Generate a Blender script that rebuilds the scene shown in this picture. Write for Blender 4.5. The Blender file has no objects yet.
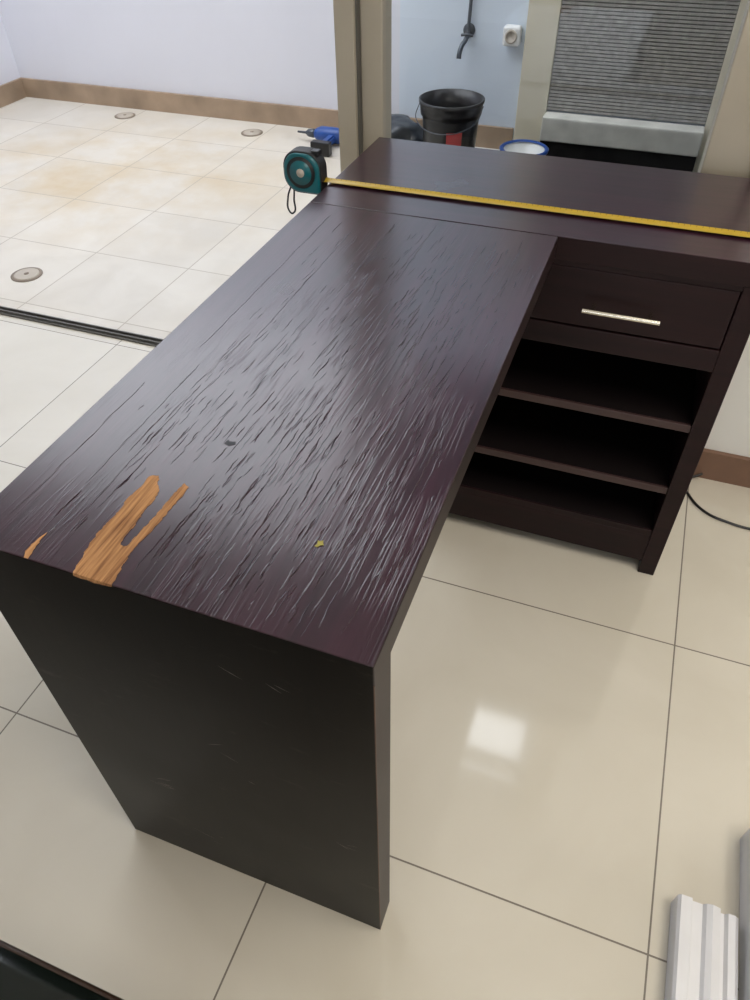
import bpy, bmesh, math, random
from mathutils import Vector, Matrix, noise
random.seed(7)
sc=bpy.context.scene
COL=sc.collection

# ---------------------------------------------------------------- helpers
def s2l(c):
    return tuple(((v/255)/12.92 if v/255<=0.04045 else (((v/255)+0.055)/1.055)**2.4) for v in c)+(1.0,)
def nmat(name):
    m=bpy.data.materials.new(name);m.use_nodes=True
    return m,m.node_tree,m.node_tree.nodes["Principled BSDF"]
def N(nt,t,**k):
    n=nt.nodes.new(t)
    for a,b in k.items(): setattr(n,a,b)
    return n
def simple(name,col,rough=.5,metal=0.,var=.06,scale=8.,bump=0.,bscale=60.,spec=.5,coat=0.):
    m,nt,b=nmat(name)
    tc=N(nt,"ShaderNodeTexCoord");no=N(nt,"ShaderNodeTexNoise");no.inputs["Scale"].default_value=scale;no.inputs["Detail"].default_value=5
    nt.links.new(tc.outputs["Object"],no.inputs["Vector"])
    cr=N(nt,"ShaderNodeValToRGB");c=s2l(col)
    cr.color_ramp.elements[0].position=.3;cr.color_ramp.elements[1].position=.7
    cr.color_ramp.elements[0].color=tuple(max(0,v*(1-var)) for v in c[:3])+(1,)
    cr.color_ramp.elements[1].color=tuple(min(1,v*(1+var)) for v in c[:3])+(1,)
    nt.links.new(no.outputs["Fac"],cr.inputs["Fac"]);nt.links.new(cr.outputs["Color"],b.inputs["Base Color"])
    b.inputs["Roughness"].default_value=rough;b.inputs["Metallic"].default_value=metal;b.inputs["Specular IOR Level"].default_value=spec
    b.inputs["Coat Weight"].default_value=coat;b.inputs["Coat Roughness"].default_value=.2
    if bump:
        n2=N(nt,"ShaderNodeTexNoise");n2.inputs["Scale"].default_value=bscale;n2.inputs["Detail"].default_value=4
        nt.links.new(tc.outputs["Object"],n2.inputs["Vector"])
        bp=N(nt,"ShaderNodeBump");bp.inputs["Strength"].default_value=bump;bp.inputs["Distance"].default_value=.002
        nt.links.new(n2.outputs["Fac"],bp.inputs["Height"]);nt.links.new(bp.outputs["Normal"],b.inputs["Normal"])
    return m
def M(nt,op,a,b=None,c=None):
    n=N(nt,"ShaderNodeMath",operation=op)
    for i,v in enumerate((a,b,c)):
        if v is None: continue
        if isinstance(v,(int,float)): n.inputs[i].default_value=v
        else: nt.links.new(v,n.inputs[i])
    return n.outputs[0]
def mrange(nt,v,a,b,c=0.,d=1.):
    r=N(nt,"ShaderNodeMapRange");r.inputs["From Min"].default_value=a;r.inputs["From Max"].default_value=b;r.inputs["To Min"].default_value=c;r.inputs["To Max"].default_value=d
    nt.links.new(v,r.inputs["Value"]);return r.outputs[0]
def tile_mat(name,size,ox,oy,joint,c1,c2,cj,rough,jrough=.6,stain=None,nscale=3.,coat=0.):
    m,nt,b=nmat(name)
    tc=N(nt,"ShaderNodeTexCoord");sp=N(nt,"ShaderNodeSeparateXYZ");nt.links.new(tc.outputs["Object"],sp.inputs[0])
    def line(o,off):
        v=M(nt,'DIVIDE',M(nt,'SUBTRACT',o,off),size)
        f=M(nt,'FRACT',M(nt,'ADD',v,100.))
        d=M(nt,'MINIMUM',f,M(nt,'SUBTRACT',1.,f))
        return M(nt,'LESS_THAN',d,joint/size/2),M(nt,'FLOOR',M(nt,'ADD',v,100.))
    lx,fx=line(sp.outputs[0],ox);ly,fy=line(sp.outputs[1],oy)
    j=M(nt,'MAXIMUM',lx,ly)
    cx=N(nt,"ShaderNodeCombineXYZ");nt.links.new(fx,cx.inputs[0]);nt.links.new(fy,cx.inputs[1])
    wn=N(nt,"ShaderNodeTexWhiteNoise");nt.links.new(cx.outputs[0],wn.inputs["Vector"])
    no=N(nt,"ShaderNodeTexNoise");no.inputs["Scale"].default_value=nscale;no.inputs["Detail"].default_value=6;no.inputs["Distortion"].default_value=.6
    nt.links.new(tc.outputs["Object"],no.inputs["Vector"])
    f=M(nt,'ADD',M(nt,'MULTIPLY',no.outputs["Fac"],.85),M(nt,'MULTIPLY',wn.outputs["Value"],.15))
    cr=N(nt,"ShaderNodeValToRGB");cr.color_ramp.elements[0].position=.3;cr.color_ramp.elements[1].position=.75
    cr.color_ramp.elements[0].color=s2l(c1);cr.color_ramp.elements[1].color=s2l(c2);nt.links.new(f,cr.inputs["Fac"])
    base=cr.outputs["Color"]
    if stain:
        n3=N(nt,"ShaderNodeTexNoise");n3.inputs["Scale"].default_value=1.1;n3.inputs["Detail"].default_value=6;n3.inputs["Roughness"].default_value=.65;nt.links.new(tc.outputs["Object"],n3.inputs["Vector"])
        dx=M(nt,'DIVIDE',M(nt,'ADD',sp.outputs[0],2.45),1.0);dy=M(nt,'DIVIDE',M(nt,'SUBTRACT',sp.outputs[1],2.95),.75)
        r=M(nt,'SQRT',M(nt,'ADD',M(nt,'MULTIPLY',dx,dx),M(nt,'MULTIPLY',dy,dy)))
        fac=M(nt,'MULTIPLY',mrange(nt,n3.outputs["Fac"],.42,.60,.15,.95),mrange(nt,r,1.25,.3,.12,1.))
        mx=N(nt,"ShaderNodeMix",data_type='RGBA');nt.links.new(fac,mx.inputs["Factor"])
        nt.links.new(base,mx.inputs["A"]);mx.inputs["B"].default_value=s2l(stain);base=mx.outputs["Result"]
    mj=N(nt,"ShaderNodeMix",data_type='RGBA');nt.links.new(j,mj.inputs["Factor"]);nt.links.new(base,mj.inputs["A"]);mj.inputs["B"].default_value=s2l(cj)
    nt.links.new(mj.outputs["Result"],b.inputs["Base Color"])
    nt.links.new(M(nt,'MULTIPLY_ADD',j,jrough-rough,rough),b.inputs["Roughness"])
    if coat:
        b.inputs["Coat Weight"].default_value=coat;b.inputs["Coat Roughness"].default_value=.06;b.inputs["Coat IOR"].default_value=1.55
    bp=N(nt,"ShaderNodeBump");bp.inputs["Strength"].default_value=.5;bp.inputs["Distance"].default_value=.001;bp.invert=True
    nt.links.new(j,bp.inputs["Height"]);nt.links.new(bp.outputs["Normal"],b.inputs["Normal"])
    return m
def link(o,parent=None):
    COL.objects.link(o)
    if parent: o.parent=parent
    return o
def empty(name,loc=(0,0,0)):
    e=bpy.data.objects.new(name,None);e.empty_display_size=.05;COL.objects.link(e);return e
def frombm(name,bm,mat,parent=None,smooth=False):
    me=bpy.data.meshes.new(name);bm.normal_update();bm.to_mesh(me);bm.free()
    for mm in (mat if isinstance(mat,list) else [mat]): me.materials.append(mm)
    if smooth:
        for p in me.polygons: p.use_smooth=True
    return link(bpy.data.objects.new(name,me),parent)
def addbox(bm,x0,x1,y0,y1,z0,z1,mi=0):
    vs=[bm.verts.new(p) for p in ((x0,y0,z0),(x1,y0,z0),(x1,y1,z0),(x0,y1,z0),(x0,y0,z1),(x1,y0,z1),(x1,y1,z1),(x0,y1,z1))]
    for f in ((0,3,2,1),(4,5,6,7),(0,1,5,4),(1,2,6,5),(2,3,7,6),(3,0,4,7)):
        bm.faces.new([vs[i] for i in f]).material_index=mi
    return vs
def box(name,x0,x1,y0,y1,z0,z1,mat,parent=None,bev=0.,seg=2):
    bm=bmesh.new();addbox(bm,x0,x1,y0,y1,z0,z1)
    if bev: bmesh.ops.bevel(bm,geom=bm.edges[:],offset=bev,segments=seg,profile=.5,affect='EDGES')
    return frombm(name,bm,mat,parent)
def lathe(name,prof,mat,parent=None,seg=48,mtx=None,smooth=True,caps=(1,1)):
    bm=bmesh.new();rings=[]
    for r,z in prof:
        rings.append([bm.verts.new((r*math.cos(2*math.pi*i/seg),r*math.sin(2*math.pi*i/seg),z)) for i in range(seg)])
    for a,b in zip(rings,rings[1:]):
        for i in range(seg): bm.faces.new((a[i],a[(i+1)%seg],b[(i+1)%seg],b[i]))
    if caps[0]: bm.faces.new(rings[0][::-1])
    if caps[1]: bm.faces.new(rings[-1])
    if mtx: bm.transform(mtx)
    return frombm(name,bm,mat,parent,smooth)
def tube(name,pts,r,mat,parent=None,cyc=False):
    c=bpy.data.curves.new(name,'CURVE');c.dimensions='3D';c.bevel_depth=r;c.bevel_resolution=4;c.resolution_u=12;c.use_fill_caps=True
    s=c.splines.new('BEZIER');s.bezier_points.add(len(pts)-1);s.use_cyclic_u=cyc
    for b,p in zip(s.bezier_points,pts): b.co=p;b.handle_left_type=b.handle_right_type='AUTO'
    c.materials.append(mat);return link(bpy.data.objects.new(name,c),parent)
def prism(name,poly,y0,y1,mat,parent=None):
    bm=bmesh.new();a=[bm.verts.new((x,y0,z)) for x,z in poly];b=[bm.verts.new((x,y1,z)) for x,z in poly];n=len(poly)
    bm.faces.new(a);bm.faces.new(b[::-1])
    for i in range(n): bm.faces.new((a[i],b[i],b[(i+1)%n],a[(i+1)%n]))
    bmesh.ops.recalc_face_normals(bm,faces=bm.faces[:])
    return frombm(name,bm,mat,parent)

# ---------------------------------------------------------------- materials
def desk_mat(name,c1,c2,rough,bumpd,grain_axis='Y',crack=False,coat=0.,scuff=False,g=(70,3.5),spec=.5,ramp=(.32,.72)):
    m,nt,b=nmat(name)
    tc=N(nt,"ShaderNodeTexCoord");mp=N(nt,"ShaderNodeMapping");nt.links.new(tc.outputs["Object"],mp.inputs[0])
    A,B=g
    mp.inputs["Scale"].default_value={'Y':(A,B,A),'X':(B,A,A),'Z':(A,A,B)}[grain_axis]
    no=N(nt,"ShaderNodeTexNoise");no.inputs["Scale"].default_value=1.;no.inputs["Detail"].default_value=6;no.inputs["Roughness"].default_value=.6
    nt.links.new(mp.outputs[0],no.inputs["Vector"])
    n2=N(nt,"ShaderNodeTexNoise");n2.inputs["Scale"].default_value=3.5;n2.inputs["Detail"].default_value=3;nt.links.new(tc.outputs["Object"],n2.inputs["Vector"])
    cr=N(nt,"ShaderNodeValToRGB");cr.color_ramp.elements[0].position=ramp[0];cr.color_ramp.elements[1].position=ramp[1]
    cr.color_ramp.elements[0].color=s2l(c1);cr.color_ramp.elements[1].color=s2l(c2)
    nt.links.new(M(nt,'ADD',M(nt,'MULTIPLY',no.outputs["Fac"],.6),M(nt,'MULTIPLY',n2.outputs["Fac"],.4)),cr.inputs["Fac"])
    base=cr.outputs["Color"]
    if scuff:
        mp3=N(nt,"ShaderNodeMapping");mp3.inputs["Scale"].default_value=(9,1,30);mp3.inputs["Rotation"].default_value=(0,.5,0);nt.links.new(tc.outputs["Object"],mp3.inputs[0])
        n6=N(nt,"ShaderNodeTexNoise");n6.inputs["Scale"].default_value=1.6;n6.inputs["Detail"].default_value=8;n6.inputs["Roughness"].default_value=.7;nt.links.new(mp3.outputs[0],n6.inputs["Vector"])
        mx=N(nt,"ShaderNodeMix",data_type='RGBA');nt.links.new(mrange(nt,n6.outputs["Fac"],.60,.74,0,.5),mx.inputs["Factor"])
        nt.links.new(base,mx.inputs["A"]);mx.inputs["B"].default_value=s2l((70,64,60));base=mx.outputs["Result"]
    nt.links.new(base,b.inputs["Base Color"])
    nt.links.new(M(nt,'MULTIPLY_ADD',n2.outputs["Fac"],.18,rough-.09),b.inputs["Roughness"])
    b.inputs["Specular IOR Level"].default_value=spec
    b.inputs["Coat Weight"].default_value=coat;b.inputs["Coat Roughness"].default_value=.18
    h=M(nt,'MULTIPLY',no.outputs["Fac"],.25)
    if crack:
        mp2=N(nt,"ShaderNodeMapping");mp2.inputs["Scale"].default_value=(150,6,1);mp2.inputs["Rotation"].default_value=(0,0,math.radians(-2));nt.links.new(tc.outputs["Object"],mp2.inputs[0])
        n4=N(nt,"ShaderNodeTexNoise");n4.inputs["Scale"].default_value=1.;n4.inputs["Detail"].default_value=2.;n4.inputs["Distortion"].default_value=.1;nt.links.new(mp2.outputs[0],n4.inputs["Vector"])
        rd=M(nt,'ABSOLUTE',M(nt,'SUBTRACT',n4.outputs["Fac"],.5))
        rg=mrange(nt,rd,0,.06,1,0)
        n5=N(nt,"ShaderNodeTexNoise");n5.inputs["Scale"].default_value=9;n5.inputs["Detail"].default_value=3;nt.links.new(tc.outputs["Object"],n5.inputs["Vector"])
        mk=mrange(nt,n5.outputs["Fac"],.40,.60)
        sp=N(nt,"ShaderNodeSeparateXYZ");nt.links.new(tc.outputs["Object"],sp.inputs[0])
        zx=mrange(nt,sp.outputs[0],-.54,-.40,.35);zy=mrange(nt,sp.outputs[1],1.2,.7,.4)
        msk=M(nt,'MULTIPLY',M(nt,'MULTIPLY',zx,zy),mk)
        h=M(nt,'ADD',h,M(nt,'MULTIPLY',M(nt,'MULTIPLY',rg,msk),.30))
    bp=N(nt,"ShaderNodeBump");bp.inputs["Strength"].default_value=1.;bp.inputs["Distance"].default_value=bumpd
    nt.links.new(h,bp.inputs["Height"]);nt.links.new(bp.outputs["Normal"],b.inputs["Normal"])
    if coat: nt.links.new(bp.outputs["Normal"],b.inputs["Coat Normal"])
    return m
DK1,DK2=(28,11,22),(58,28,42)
m_top=desk_mat("desk_veneer_top",DK1,DK2,.30,.0008,'Y',True,coat=.7,spec=.3)
m_ret=desk_mat("desk_veneer_return",DK1,DK2,.30,.0002,'X',coat=.7,spec=.3)
m_pan=desk_mat("desk_veneer_panel",(11,10,8),(21,17,14),.36,.0003,'Z',scuff=True,spec=.10)  # darker copy of the veneer: weak light on this face is in the colour
m_side=desk_mat("desk_veneer_side",(22,13,14),(40,24,25),.42,.0003,'Y',spec=.3)
m_cab=desk_mat("desk_veneer_cabinet",(22,12,13),(40,22,23),.40,.0003,'X',spec=.2)
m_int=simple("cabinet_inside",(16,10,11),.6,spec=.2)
m_edge=simple("worn_edge",(80,52,38),.5,var=.3,scale=40)
m_chip=desk_mat("bare_wood",(104,66,38),(198,148,98),.7,.002,'Y',g=(260,14),ramp=(.36,.64),spec=.2)
m_sliver=simple("lifted_veneer",(42,20,32),.25,var=.3,scale=30,coat=.6,spec=.3)
m_wall=simple("wall_paint_white",(218,219,228),.75,var=.02,scale=2)
m_wallb=simple("laundry_wall_paint",(210,220,232),.75,var=.03,scale=2)
m_iwall=simple("interior_wall_paint",(228,226,220),.7,var=.02,scale=2)
m_base=simple("baseboard_tile",(158,136,114),.5,var=.22,scale=6)
m_baseb=simple("baseboard_brown",(120,90,72),.4,var=.15,scale=6)
m_alu=simple("frame_champagne",(176,167,150),.38,metal=.2,var=.04)
m_alud=simple("frame_dark",(98,96,92),.4,metal=.3)
m_floor=tile_mat("floor_porcelain",.6,.274,.424,.003,(204,197,181),(217,211,197),(116,108,97),.12,coat=1.)
m_patio=tile_mat("patio_tile",.42,.1,1.75,.004,(202,196,186),(218,213,204),(172,162,148),.35,stain=(194,172,134),nscale=5)
m_wet=simple("wet_concrete",(34,33,32),.7,var=.4,scale=9,spec=.1)
m_conc=simple("concrete",(200,198,188),.7,var=.15,scale=10,bump=.4)
m_beige=simple("beige_frame",(210,202,180),.55,var=.04)
m_slat=simple("woven_blind",(148,145,139),.6,var=.25,scale=30)
m_slatd=simple("blind_backing",(80,78,75),.8)
m_blk=simple("black_plastic",(22,22,24),.35)
m_rub=simple("black_rubber",(24,24,26),.55)
m_teal=simple("teal_plastic",(14,92,100),.3)
m_white=simple("white_plastic",(225,225,222),.35)
m_red=simple("red_label",(180,60,60),.4)
m_blue=simple("blue_plastic",(30,70,140),.35)
m_steel=simple("brushed_handle",(215,208,192),.25,metal=1.,var=.05)
m_pipe=simple("grey_metal",(80,85,92),.35,metal=.7)
m_bag=simple("black_bag",(44,50,58),.3,bump=.8,bscale=20)
m_leather=simple("black_leather",(14,20,17),.22,var=.2,bump=.15,bscale=200)
m_wleg=simple("wood_leg",(50,34,24),.4)
m_mould=simple("white_moulding_paint",(222,222,224),.4)
m_roof=simple("roof_soffit",(120,120,122),.8)
m_cover=simple("drain_cover",(180,170,156),.4,var=.1)
m_coverd=simple("drain_cover_rim",(130,116,100),.4)
m_ceil=simple("ceiling_paint",(232,230,225),.8,var=.01)
mb,ntb,bb=nmat("tape_blade")
tcb=N(ntb,"ShaderNodeTexCoord");spb=N(ntb,"ShaderNodeSeparateXYZ");ntb.links.new(tcb.outputs["Object"],spb.inputs[0])
fr=M(ntb,'FRACT',M(ntb,'MULTIPLY',M(ntb,'ADD',spb.outputs[0],5.),100.))
tick_and_shadow=M(ntb,'MAXIMUM',M(ntb,'MULTIPLY',M(ntb,'LESS_THAN',fr,.06),M(ntb,'GREATER_THAN',spb.outputs[1],1.3055)),M(ntb,'LESS_THAN',spb.outputs[1],1.2925))  # tick marks, plus the blade's shadow painted as a dark near edge
mxb=N(ntb,"ShaderNodeMix",data_type='RGBA');ntb.links.new(tick_and_shadow,mxb.inputs["Factor"]);mxb.inputs["A"].default_value=s2l((178,148,34));mxb.inputs["B"].default_value=s2l((30,24,14))
ntb.links.new(mxb.outputs["Result"],bb.inputs["Base Color"]);bb.inputs["Roughness"].default_value=.35
def glass_mat(name,tint,k0):
    mg=bpy.data.materials.new(name);mg.use_nodes=True;g=mg.node_tree;g.nodes.clear()
    go=N(g,"ShaderNodeOutputMaterial");gm=N(g,"ShaderNodeMixShader");gt=N(g,"ShaderNodeBsdfTransparent");gg=N(g,"ShaderNodeBsdfGlossy");gf=N(g,"ShaderNodeLayerWeight")
    gf.inputs[0].default_value=.5;gg.inputs["Roughness"].default_value=.0;gt.inputs[0].default_value=tint
    g.links.new(M(g,'MULTIPLY_ADD',M(g,'POWER',gf.outputs["Facing"],4.),.6,k0),gm.inputs[0]);g.links.new(gt.outputs[0],gm.inputs[1]);g.links.new(gg.outputs[0],gm.inputs[2]);g.links.new(gm.outputs[0],go.inputs[0])
    return mg
mg=glass_mat("window_glass",(.94,.96,.97,1),.05)
mg2=glass_mat("dim_pane_tint",(.5,.5,.5,1),.05)

# ---------------------------------------------------------------- room shell
XL,XR,YB,YD=-3.71,2.4,-3.2,1.655
box("floor",XL,XR,YB,YD,-.08,0,m_floor)
box("floor_patio",XL,XR,1.695,3.83,-.08,0,m_patio)
box("wall_left",XL-.12,XL,YB,3.95,-.08,2.9,m_wall)
box("wall_patio_back_left",XL,-1.30,3.83,3.95,-.08,2.9,m_wall)
box("wall_patio_back_right",-1.30,XR,3.83,3.95,-.08,2.9,m_wallb)
box("wall_patio_right",XR,XR+.12,1.8,3.95,-.08,2.9,m_wallb)
box("wall_right",XR,XR+.12,YB,1.8,-.08,2.9,m_iwall)
box("wall_front_right",.215,XR,1.60,1.80,0,2.7,m_iwall)
box("wall_front_header",XL,.215,1.60,1.80,2.45,2.7,m_iwall)
bm=bmesh.new()
addbox(bm,XL,XR,YB-.12,YB,-.08,.9);addbox(bm,XL,XR,YB-.12,YB,2.1,2.7);addbox(bm,XL,-1.2,YB-.12,YB,.9,2.1);addbox(bm,.6,XR,YB-.12,YB,.9,2.1)  # unseen opening behind the camera, added to let fill light in
frombm("wall_back",bm,m_iwall)
box("ceiling",XL,XR,YB,1.80,2.7,2.8,m_ceil)
bm=bmesh.new();sx0,sx1,sy0,sy1=-.295,.062,2.01,2.295
for a in ((-1.0,sx0,1.80,3.5),(sx1,XR,1.80,3.5),(sx0,sx1,1.80,1.865),(sx0,sx1,1.955,sy0),(sx0,sx1,sy1,3.5)): addbox(bm,*a,2.6,2.68)
frombm("ceiling_laundry",bm,m_roof)
sk=empty("added_roof_slit")  # added tinted pane over a roof slit, for a dim second floor reflection
bm=bmesh.new();bm.faces.new([bm.verts.new(p) for p in ((sx0,1.865,2.61),(sx1,1.865,2.61),(sx1,1.955,2.61),(sx0,1.955,2.61))])
frombm("added_dim_pane",bm,mg2,sk)
box("baseboard_patio_back",XL,-.70,3.81,3.829,0,.10,m_base)
box("baseboard_patio_left",XL+.001,XL+.02,1.9,3.81,0,.10,m_base)
box("baseboard_front_right",.216,XR,1.585,1.599,0,.085,m_baseb)

w=empty("window_1")
box("post",-.700,-.655,1.63,1.70,0.012,2.45,m_alu,w,.003)
box("post_glass_stile",-.653,-.602,1.66,1.72,0.012,2.45,m_alu,w,.003)
box("post_gasket",-.656,-.652,1.64,1.66,0.012,2.45,m_alud,w)
box("jamb",.088,.185,1.62,1.72,0.012,2.45,m_alu,w,.003)
box("jamb_lip",.185,.214,1.603,1.70,0.012,2.45,m_alu,w,.002)
box("bottom_rail",-.602,.088,1.66,1.70,0.012,.07,m_alu,w,.003)
bm=bmesh.new();bm.faces.new([bm.verts.new(p) for p in ((-.602,1.68,.07),(.088,1.68,.07),(.088,1.68,2.45),(-.602,1.68,2.45))])
frombm("glass",bm,mg,w)
d=empty("door_1")
box("track_base",XL+.01,.21,1.655,1.695,-.02,.006,m_alud,d)
box("track_rail_a",XL+.01,-.70,1.663,1.667,.006,.014,m_alud,d)
box("track_rail_b",XL+.01,-.70,1.682,1.686,.006,.014,m_alud,d)

# ---------------------------------------------------------------- desk
xl,xr,y0,ys,yb,xe=-.579,-.1244,.314,1.2008,1.572,.215
desk=empty("writing_desk")
T=.04
bm=bmesh.new()
poly=[(y0,0),(y0+.045,0),(y0+.045,.71),(ys-.0008,.71),(ys-.0008,.75),(y0,.75)]
a=[bm.verts.new((xl,y,z)) for y,z in poly];b_=[bm.verts.new((xr,y,z)) for y,z in poly];n=len(poly)
bm.faces.new(a);bm.faces.new(b_[::-1])
for i in range(n): bm.faces.new((a[i],b_[i],b_[(i+1)%n],a[(i+1)%n]))
bmesh.ops.recalc_face_normals(bm,faces=bm.faces[:])
bmesh.ops.bevel(bm,geom=[e for e in bm.edges if e.is_convex],offset=.0015,segments=3,profile=.5,affect='EDGES')
bm.normal_update()
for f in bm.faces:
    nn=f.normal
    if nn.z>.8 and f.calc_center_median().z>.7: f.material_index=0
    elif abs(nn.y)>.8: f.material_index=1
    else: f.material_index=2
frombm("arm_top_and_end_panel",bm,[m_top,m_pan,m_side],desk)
bm=bmesh.new();addbox(bm,xl,xe,ys+.0008,yb,.75-T,.75);bmesh.ops.bevel(bm,geom=bm.edges[:],offset=.0012,segments=2,profile=.5,affect='EDGES')
bm.normal_update()
for f in bm.faces:
    if f.normal.z<.8: f.material_index=1
frombm("return_top",bm,[m_ret,m_cab],desk)
box("end_panel_edge",xr-.0008,xr+.0003,y0-.0003,y0+.0012,.002,.72,m_edge,desk)
cx0=-.36
box("side_panel_right",.18,xe,ys+.002,yb-.002,0,.7095,m_cab,desk,.0015)
box("side_panel_left",cx0-.03,cx0,ys+.002,yb-.002,0,.7095,m_cab,desk,.0015)
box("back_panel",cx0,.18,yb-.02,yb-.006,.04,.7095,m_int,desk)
box("drawer_rail_top",cx0,.18,ys+.004,ys+.03,.700,.7095,m_cab,desk)
box("drawer_face",-.168,.178,ys+.003,ys+.022,.592,.699,m_cab,desk,.0015)
box("drawer_stile",cx0,-.171,ys+.003,ys+.022,.592,.699,m_cab,desk,.0015)
box("drawer_box",-.15,.165,ys+.022,yb-.03,.60,.69,m_int,desk)
box("drawer_rail_bottom",cx0,.18,ys+.003,ys+.025,.545,.588,m_cab,desk,.0015)
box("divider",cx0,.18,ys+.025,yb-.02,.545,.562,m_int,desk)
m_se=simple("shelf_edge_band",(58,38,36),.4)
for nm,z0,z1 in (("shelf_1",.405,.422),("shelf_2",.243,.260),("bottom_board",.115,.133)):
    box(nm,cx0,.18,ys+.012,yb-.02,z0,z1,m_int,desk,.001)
    box(nm+"_edge",cx0,.18,ys+.006,ys+.012,z0,z1,m_cab if nm=="bottom_board" else m_se,desk,.001)
box("kick_board",cx0,.18,ys+.006,ys+.024,.035,.115,m_cab,desk,.001)
tube("handle_bar",[(-.060,ys-.024,.637),(.004,ys-.024,.637),(.070,ys-.024,.637)],.0045,m_steel,desk)
for k,hx in enumerate((-.043,.053)):
    tube("handle_post_%d"%(k+1),[(hx,ys+.003,.637),(hx,ys-.012,.637),(hx,ys-.024,.637)],.0035,m_steel,desk)
def flat(name,polys,mat,z=.7504):
    bm=bmesh.new()
    for poly in polys: bm.faces.new([bm.verts.new((x,y,z)) for x,y in poly])
    bm.normal_update()
    for f in bm.faces:
        if f.normal.z<0: f.normal_flip()
    return frombm(name,bm,mat,desk)
def jag(P):
    random.seed(11);out=[]
    for i in range(len(P)):
        p,q=P[i],P[(i+1)%len(P)];out.append(p)
        if max(p[1],q[1])<.316: continue
        k=max(2,int(math.dist(p,q)/.003))
        for j in range(1,k):
            t=j/k;out.append((p[0]+(q[0]-p[0])*t+random.uniform(-.0009,.0009),p[1]+(q[1]-p[1])*t+random.uniform(-.002,.002)))
    return out
chipA=[(-.433,.3145),(-.411,.3145),(-.389,.3145),(-.391,.33),(-.395,.35),(-.3945,.366),(-.392,.39),(-.391,.42),(-.3895,.44),(-.390,.457),(-.398,.461),(-.400,.44),(-.4005,.41),(-.4025,.38),(-.404,.362),(-.411,.361),(-.4135,.375),(-.4125,.39),(-.4155,.41),(-.4145,.425),(-.418,.443),(-.425,.45),(-.431,.462),(-.440,.458),(-.4395,.44),(-.443,.42),(-.4405,.40),(-.4425,.37),(-.4395,.345)]
chipB=[(-.491,.3145),(-.486,.3145),(-.4885,.325),(-.491,.345),(-.4915,.352),(-.4945,.34),(-.4955,.322)]
flat("veneer_chip",[jag(chipA)],m_chip)
flat("veneer_chip_small",[jag(chipB)],m_chip)
# bare wood showing on the front lip under the chip
bm=bmesh.new();random.seed(21);x=-.433
pts=[(-.433,.7485)]
while x<-.39: pts.append((x,.7485-random.uniform(.001,.0035)));x+=.004
pts.append((-.389,.7485))
bm.faces.new([bm.verts.new((px,y0-.0003,pz)) for px,pz in pts]);bm.faces.new([bm.verts.new(p) for p in ((-.433,y0-.0003,.7484),(-.389,y0-.0003,.7484),(-.389,y0+.001,.7505),(-.433,y0+.001,.7505))])
frombm("veneer_chip_lip",bm,m_chip,desk)
m_fleck=simple("paint_fleck",(140,130,50),.5,var=.3,scale=300)
flat("paint_fleck",[[(-.228,.424),(-.2245,.4235),(-.2225,.427),(-.2195,.428),(-.2215,.431),(-.2225,.434),(-.2255,.432),(-.228,.4325),(-.2265,.428)]],m_fleck,.7508)
m_dark=simple("dark_gouge",(14,10,16),.5)
flat("gouge",[[(-.39,.535),(-.383,.533),(-.377,.538),(-.379,.542),(-.386,.540),(-.389,.543)]],m_dark)
m_scf=simple("scuff_mark",(104,96,92),.6,var=.4,scale=200)
bm=bmesh.new();random.seed(5)
for cx,cz,k,sp_ in ((-.455,.285,9,.016),(-.164,.309,4,.012),(-.30,.45,3,.05),(-.40,.12,4,.03),(-.25,.66,3,.03)):
    for i in range(k):
        x=cx+random.uniform(-sp_,sp_);z=cz+random.uniform(-sp_,sp_);L=random.uniform(.005,.017);an=random.uniform(-.6,.6);t=random.uniform(.0004,.0009)
        dx,dz=L*math.cos(an),L*math.sin(an);px,pz=-math.sin(an)*t,math.cos(an)*t
        bm.faces.new([bm.verts.new((x-dx,y0-.0002,z-dz)),bm.verts.new((x+px,y0-.0002,z+pz)),bm.verts.new((x+dx,y0-.0002,z+dz)),bm.verts.new((x-px,y0-.0002,z-pz))])
frombm("scuff_marks",bm,m_scf,desk)
random.seed(7)
bm=bmesh.new()
def sliver(x,y,L,wd,h,ang):
    n=max(5,int(L/.006));ph=random.random()*6
    ca,sa=math.cos(ang),math.sin(ang);prev=None
    side=random.choice((-1,1,1))
    for i in range(n+1):
        t=i/n;s=t*L;off=.0006*math.sin(ph+t*6)+.0003*math.sin(ph*2+t*17)
        e=math.sin(math.pi*t)**.6 if 0<t<1 else 0
        w_=wd*e*(.7+.3*random.random());hh=h*e*(.6+.4*random.random())
        cx=x+off*ca+s*sa;cy=y+s*ca-off*sa
        r=[bm.verts.new((cx-w_*.5,cy,.7501)),bm.verts.new((cx+side*w_*.32,cy,.7501+hh)),bm.verts.new((cx+w_*.5,cy,.7501))]
        if prev:
            for k in (0,1): bm.faces.new((prev[k],prev[k+1],r[k+1],r[k]))
        prev=r
def inchip(x,y): return -.45<x<-.38 and y<.48
def dens(x,y):
    d=0
    d+=.8*math.exp(-((x+.31)/.12)**2-((y-.50)/.14)**2)
    d+=.8*math.exp(-((x+.28)/.11)**2-((y-.38)/.07)**2)
    d+=.6*math.exp(-((x+.37)/.05)**2-((y-.42)/.10)**2)
    d+=.45*math.exp(-((x+.28)/.13)**2-((y-.85)/.2)**2)
    d+=.13*(x>-.5)
    return d
cnt=0
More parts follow.
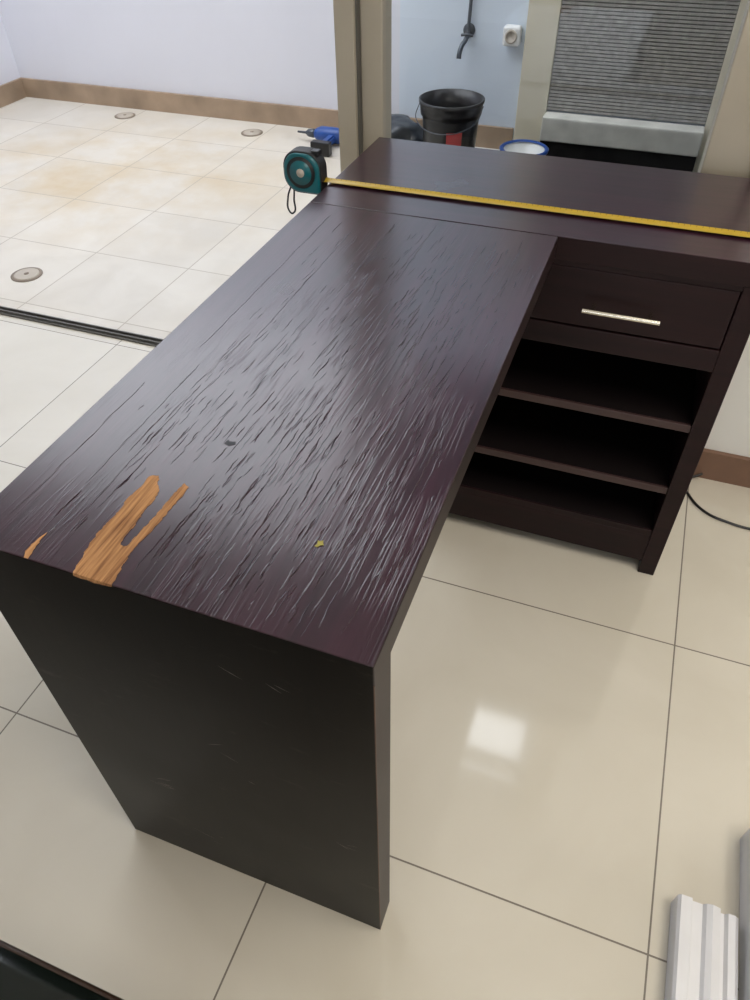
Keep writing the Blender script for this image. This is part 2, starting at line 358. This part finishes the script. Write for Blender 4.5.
while cnt<680:
    x=random.uniform(-.53,-.135);y=random.uniform(.32,1.12)
    if random.random()>dens(x,y): continue
    near=max(0,1-(y-.32)/.45)
    L=random.uniform(.010,.05)*(1 if random.random()<.8 else 2.0)
    if y+L>1.17 or inchip(x,y) or inchip(x,y+L): continue
    sliver(x,y,L,random.uniform(.0008,.0017)*(1+.5*near),random.uniform(.00008,.00026)*(1+1.8*near),math.radians(random.gauss(2,1.6)))
    cnt+=1
for x,ya,yb_ in ((-.545,.36,.60),(-.52,.7,1.15),(-.50,.42,.66),(-.475,.38,.62),(-.46,.75,1.1),(-.40,.9,1.15),(-.33,.95,1.17),(-.23,.9,1.12)):
    s=ya
    while s<yb_:
        L=random.uniform(.04,.12);sliver(x+random.uniform(-.0006,.0006),s,min(L,yb_-s+.01),.0011,.0003,math.radians(.5));s+=L*.8
frombm("lifted_veneer",bm,m_sliver,desk)

# ---------------------------------------------------------------- tape measure
tm=empty("tape_measure")
cxm,czm=-.632,.766
def rr(cx,cz,w,h,r,n=8):
    out=[]
    for (sx,sz,a0) in ((1,-1,-90),(1,1,0),(-1,1,90),(-1,-1,180)):
        rad=r if not (sx==1 and sz==-1) else .006
        for i in range(n+1):
            a=math.radians(a0+90*i/n);out.append((cx+sx*(w/2-rad)+rad*math.cos(a),cz+sz*(h/2-rad)+rad*math.sin(a)))
    return out
def slab(name,poly,ya,yb,mat,bev=0):
    o=prism(name,poly,ya,yb,mat,tm)
    if bev:
        md=o.modifiers.new("b",'BEVEL');md.width=bev;md.segments=3;md.limit_method='ANGLE'
    return o
slab("case",rr(cxm,czm,.074,.072,.030),1.282,1.320,m_teal,.004)
slab("rubber_band",rr(cxm,czm,.080,.078,.032),1.286,1.316,m_rub,.003)
for nm,r,ya,mt in (("face_ring",.029,1.2815,m_rub),("face_plate",.0225,1.2805,m_teal),("face_label",.008,1.2797,m_cover)):
    lathe(nm,[(r,0),(r,.002)],mt,tm,40,Matrix.Translation((cxm,ya,czm+.002))@Matrix.Rotation(math.radians(90),4,'X'))
box("lock_button",cxm+.018,cxm+.034,1.293,1.309,czm+.030,czm+.040,m_blk,tm,.002)
bm=bmesh.new();n=10;prev=None
for xx in (-.605,-.575,-.4,-.2,0,.217):
    row=[]
    for i in range(n+1):
        u=i/n-.5;zz=.7508+.0035*u*u*4
        row.append(bm.verts.new((xx,1.2975+u*.022,zz)))
    if prev:
        for i in range(n): bm.faces.new((prev[i],row[i],row[i+1],prev[i+1]))
    prev=row
frombm("blade",bm,mb,tm,True)
box("end_hook",.2155,.2165,1.288,1.307,.738,.757,m_pipe,tm)
tube("wrist_strap",[(-.664,1.30,.735),(-.672,1.295,.71),(-.668,1.29,.685),(-.662,1.292,.682),(-.660,1.298,.71),(-.658,1.30,.733)],.0018,m_rub,tm)

# ---------------------------------------------------------------- patio objects
for i,(x,y,r) in enumerate(((-2.138,1.926,.058),(-2.896,3.68,.058),(-2.069,3.644,.058))):
    e=empty("floor_drain")
    lathe("rim",[(r,0.0),(r,.003),(r*.82,.003)],m_coverd,e,40,Matrix.Translation((x,y,.0)))
    lathe("cover",[(r*.80,0),(r*.80,.005),(r*.7,.006)],m_cover,e,40,Matrix.Translation((x,y,.0)))
    lathe("center_screw",[(r*.16,0),(r*.16,.0075)],m_coverd,e,16,Matrix.Translation((x,y,.0)))
bw=empty("window_2")
box("frame_left",-.69,-.548,3.795,3.829,.0,2.3,m_beige,bw,.004)
box("frame_right",.17,.32,3.795,3.829,.0,2.3,m_beige,bw,.004)
box("backing",-.548,.17,3.815,3.829,.20,2.3,m_slatd,bw)
bm=bmesh.new();z=.205
while z<2.28:
    addbox(bm,-.546,.168,3.800,3.812,z,z+.0105);z+=.0145
frombm("slats",bm,m_slat,bw)
bm=bmesh.new()
for i in range(8):
    x=-.50+i*.088;addbox(bm,x,x+.002,3.798,3.800,.205,2.28)
frombm("cords",bm,m_slat,bw)
box("sill_ledge",-.548,.17,3.70,3.795,.095,.20,m_conc,bw,.006)
box("sill_plinth",-.546,.168,3.715,3.794,.0,.095,m_wet,bw)
box("drain_trench",-.98,.45,2.95,3.698,0.0,.012,m_wet)
tp=empty("wall_tap")
tube("pipe",[(-.952,3.81,1.6),(-.952,3.81,1.0),(-.955,3.81,.62),(-.958,3.805,.50)],.008,m_pipe,tp)
tube("spout",[(-.958,3.805,.50),(-.962,3.79,.47),(-.972,3.765,.45),(-.978,3.745,.42),(-.978,3.74,.40)],.011,m_pipe,tp)
tube("lever",[(-.985,3.79,.485),(-.958,3.785,.49),(-.93,3.79,.485)],.006,m_pipe,tp)
lathe("flange",[(.028,0),(.028,.008),(.018,.012)],m_pipe,tp,24,Matrix.Translation((-.958,3.829,.50))@Matrix.Rotation(math.radians(90),4,'X'))
oe=empty("outdoor_socket")
box("housing",-.79,-.71,3.775,3.829,.455,.535,m_white,oe,.012,3)
lathe("socket_face",[(.028,0),(.028,.006),(.02,.006),(.018,.002)],m_cover,oe,24,Matrix.Translation((-.75,3.776,.495))@Matrix.Rotation(math.radians(90),4,'X'))
bk=empty("bucket")
bx,by=-.915,3.42
lathe("pail",[(.105,.013),(.112,.02),(.128,.25),(.129,.262),(.137,.262),(.139,.285),(.142,.305),(.146,.31),(.146,.322),(.138,.322),(.128,.26),(.104,.03),(.02,.025)],m_blk,bk,48,Matrix.Translation((bx,by,0)))
bm=bmesh.new();prev=None
for i in range(9):
    a=math.radians(-82+i*4);row=[]
    for zz in (.13,.215):
        r=.1125+(zz-.02)/.23*.016+.0015;row.append(bm.verts.new((bx+r*math.cos(a),by+r*math.sin(a),zz)))
    if prev: bm.faces.new((prev[0],row[0],row[1],prev[1]))
    prev=row
frombm("label",bm,m_red,bk)
tube("bail_handle",[(bx-.146,by,.30),(bx-.13,by-.10,.25),(bx,by-.165,.22),(bx+.13,by-.10,.25),(bx+.146,by,.30)],.002,m_pipe,bk)
bs=empty("wash_basin")
lathe("bowl",[(.07,.013),(.075,.02),(.10,.15),(.093,.15),(.065,.03),(.01,.03)],m_white,bs,40,Matrix.Translation((-.565,3.40,0)))
lathe("rim",[(.100,.143),(.106,.143),(.109,.153),(.100,.159),(.090,.152)],m_blue,bs,40,Matrix.Translation((-.565,3.40,0)),caps=(0,0))
bm=bmesh.new();bmesh.ops.create_icosphere(bm,subdivisions=4,radius=1.)
for v in bm.verts:
    p=v.co.copy();n_=noise.noise(p*1.7+Vector((3,1,2)))*.25+noise.noise(p*4.5)*.10
    p*=1+n_
    v.co=Vector((-1.25+p.x*.16,3.56+p.y*.13,max(0,.085+p.z*.10)))
frombm("garbage_bag",bm,m_bag,None,True)
pg=empty("power_drill")
lathe("motor_body",[(.015,-.09),(.034,-.085),(.038,-.03),(.038,.05),(.028,.075),(.02,.085)],m_blue,pg,24,Matrix.Translation((-1.60,3.62,.042))@Matrix.Rotation(math.radians(-90),4,'Y'))
lathe("chuck",[(.018,0),(.022,.01),(.018,.04),(.006,.055),(.005,.10),(.002,.102)],m_pipe,pg,20,Matrix.Translation((-1.683,3.62,.042))@Matrix.Rotation(math.radians(-90),4,'Y'))
bm=bmesh.new();addbox(bm,-1.60,-1.56,3.47,3.60,.015,.055);bmesh.ops.bevel(bm,geom=bm.edges[:],offset=.008,segments=2,affect='EDGES')
frombm("grip",bm,m_blue,pg)
box("battery",-1.63,-1.53,3.43,3.475,.0,.065,m_blk,pg,.006)

# ---------------------------------------------------------------- interior small objects
tube("power_cable",[(.30,1.577,.02),(.262,1.55,.004),(.275,1.505,.0035),(.318,1.453,.0035),(.37,1.435,.0035),(.422,1.429,.0035),(.55,1.44,.0035),(.75,1.50,.0035)],.0032,m_blk)
mo=empty("moulding_boards")
pA=[(.302,0),(.394,0),(.394,.030),(.388,.036),(.378,.036),(.374,.028),(.368,.028),(.364,.044),(.352,.048),(.344,.044),(.340,.036),(.325,.036),(.322,.046),(.306,.046),(.302,.040)]
prism("board_low",pA,-.45,.512,m_mould,mo)
pB=[(.405,0),(.50,0),(.50,.085),(.485,.092),(.478,.080),(.465,.080),(.460,.092),(.440,.096),(.433,.086),(.422,.086),(.418,.075),(.405,.075)]
prism("board_high",pB,-.45,.655,m_mould,mo)
ot=empty("leather_ottoman")
bm=bmesh.new();addbox(bm,-1.10,-.215,-.60,.064,.26,.45);bmesh.ops.bevel(bm,geom=bm.edges[:],offset=.025,segments=5,profile=.5,affect='EDGES')
frombm("cushion",bm,m_leather,ot,True)
tube("piping",[(-1.08,.0585,.437),(-.64,.059,.437),(-.24,.0585,.437)],.004,m_wleg,ot)
box("base_frame",-1.08,-.235,-.58,.045,.20,.262,m_wleg,ot,.006)
for i,(x,y) in enumerate(((-1.05,-.55),(-.27,-.55),(-1.05,.0),(-.27,.0))): box("leg_%d"%(i+1),x-.02,x+.02,y-.02,y+.02,0,.205,m_wleg,ot,.004)

# ---------------------------------------------------------------- light
wd=bpy.data.worlds.new("overcast_sky");sc.world=wd;wd.use_nodes=True
bg=wd.node_tree.nodes["Background"];nt=wd.node_tree
tc=N(nt,"ShaderNodeTexCoord");sp=N(nt,"ShaderNodeSeparateXYZ");nt.links.new(tc.outputs["Generated"],sp.inputs[0])
cr=N(nt,"ShaderNodeValToRGB");cr.color_ramp.elements[0].position=0;cr.color_ramp.elements[0].color=(.82,.88,.97,1);cr.color_ramp.elements[1].position=1;cr.color_ramp.elements[1].color=(.93,.96,1,1)
nt.links.new(sp.outputs[2],cr.inputs["Fac"]);nt.links.new(cr.outputs["Color"],bg.inputs["Color"]);bg.inputs["Strength"].default_value=4.8
def area(name,loc,rot,sx,sy,pw,col):
    l=bpy.data.lights.new(name,'AREA');l.shape='RECTANGLE';l.size=sx;l.size_y=sy;l.energy=pw;l.color=col
    o=bpy.data.objects.new(name,l);o.location=loc;o.rotation_euler=rot;COL.objects.link(o);return o
area("added_room_fill",(.9,.2,2.66),(0,0,0),1.2,1.2,42,(1,.93,.84))  # added fill light for the interior, not a known lamp

# ---------------------------------------------------------------- camera
R=[[0.937799,0.234007,-0.256464],[0.346948,-0.658584,0.667753],[-0.012644,-0.715198,-0.698808]]
cam=bpy.data.cameras.new("camera");cam.sensor_fit='VERTICAL';cam.sensor_height=36;cam.lens=719.145/1000*36;cam.clip_start=.02
co=bpy.data.objects.new("camera",cam);COL.objects.link(co)
mw=Matrix([[R[i][0],-R[i][1],-R[i][2]] for i in range(3)]).to_4x4();mw.translation=Vector((0,0,1.2795))
co.matrix_world=mw;sc.camera=co
sc.view_settings.view_transform='Standard';sc.view_settings.exposure=0
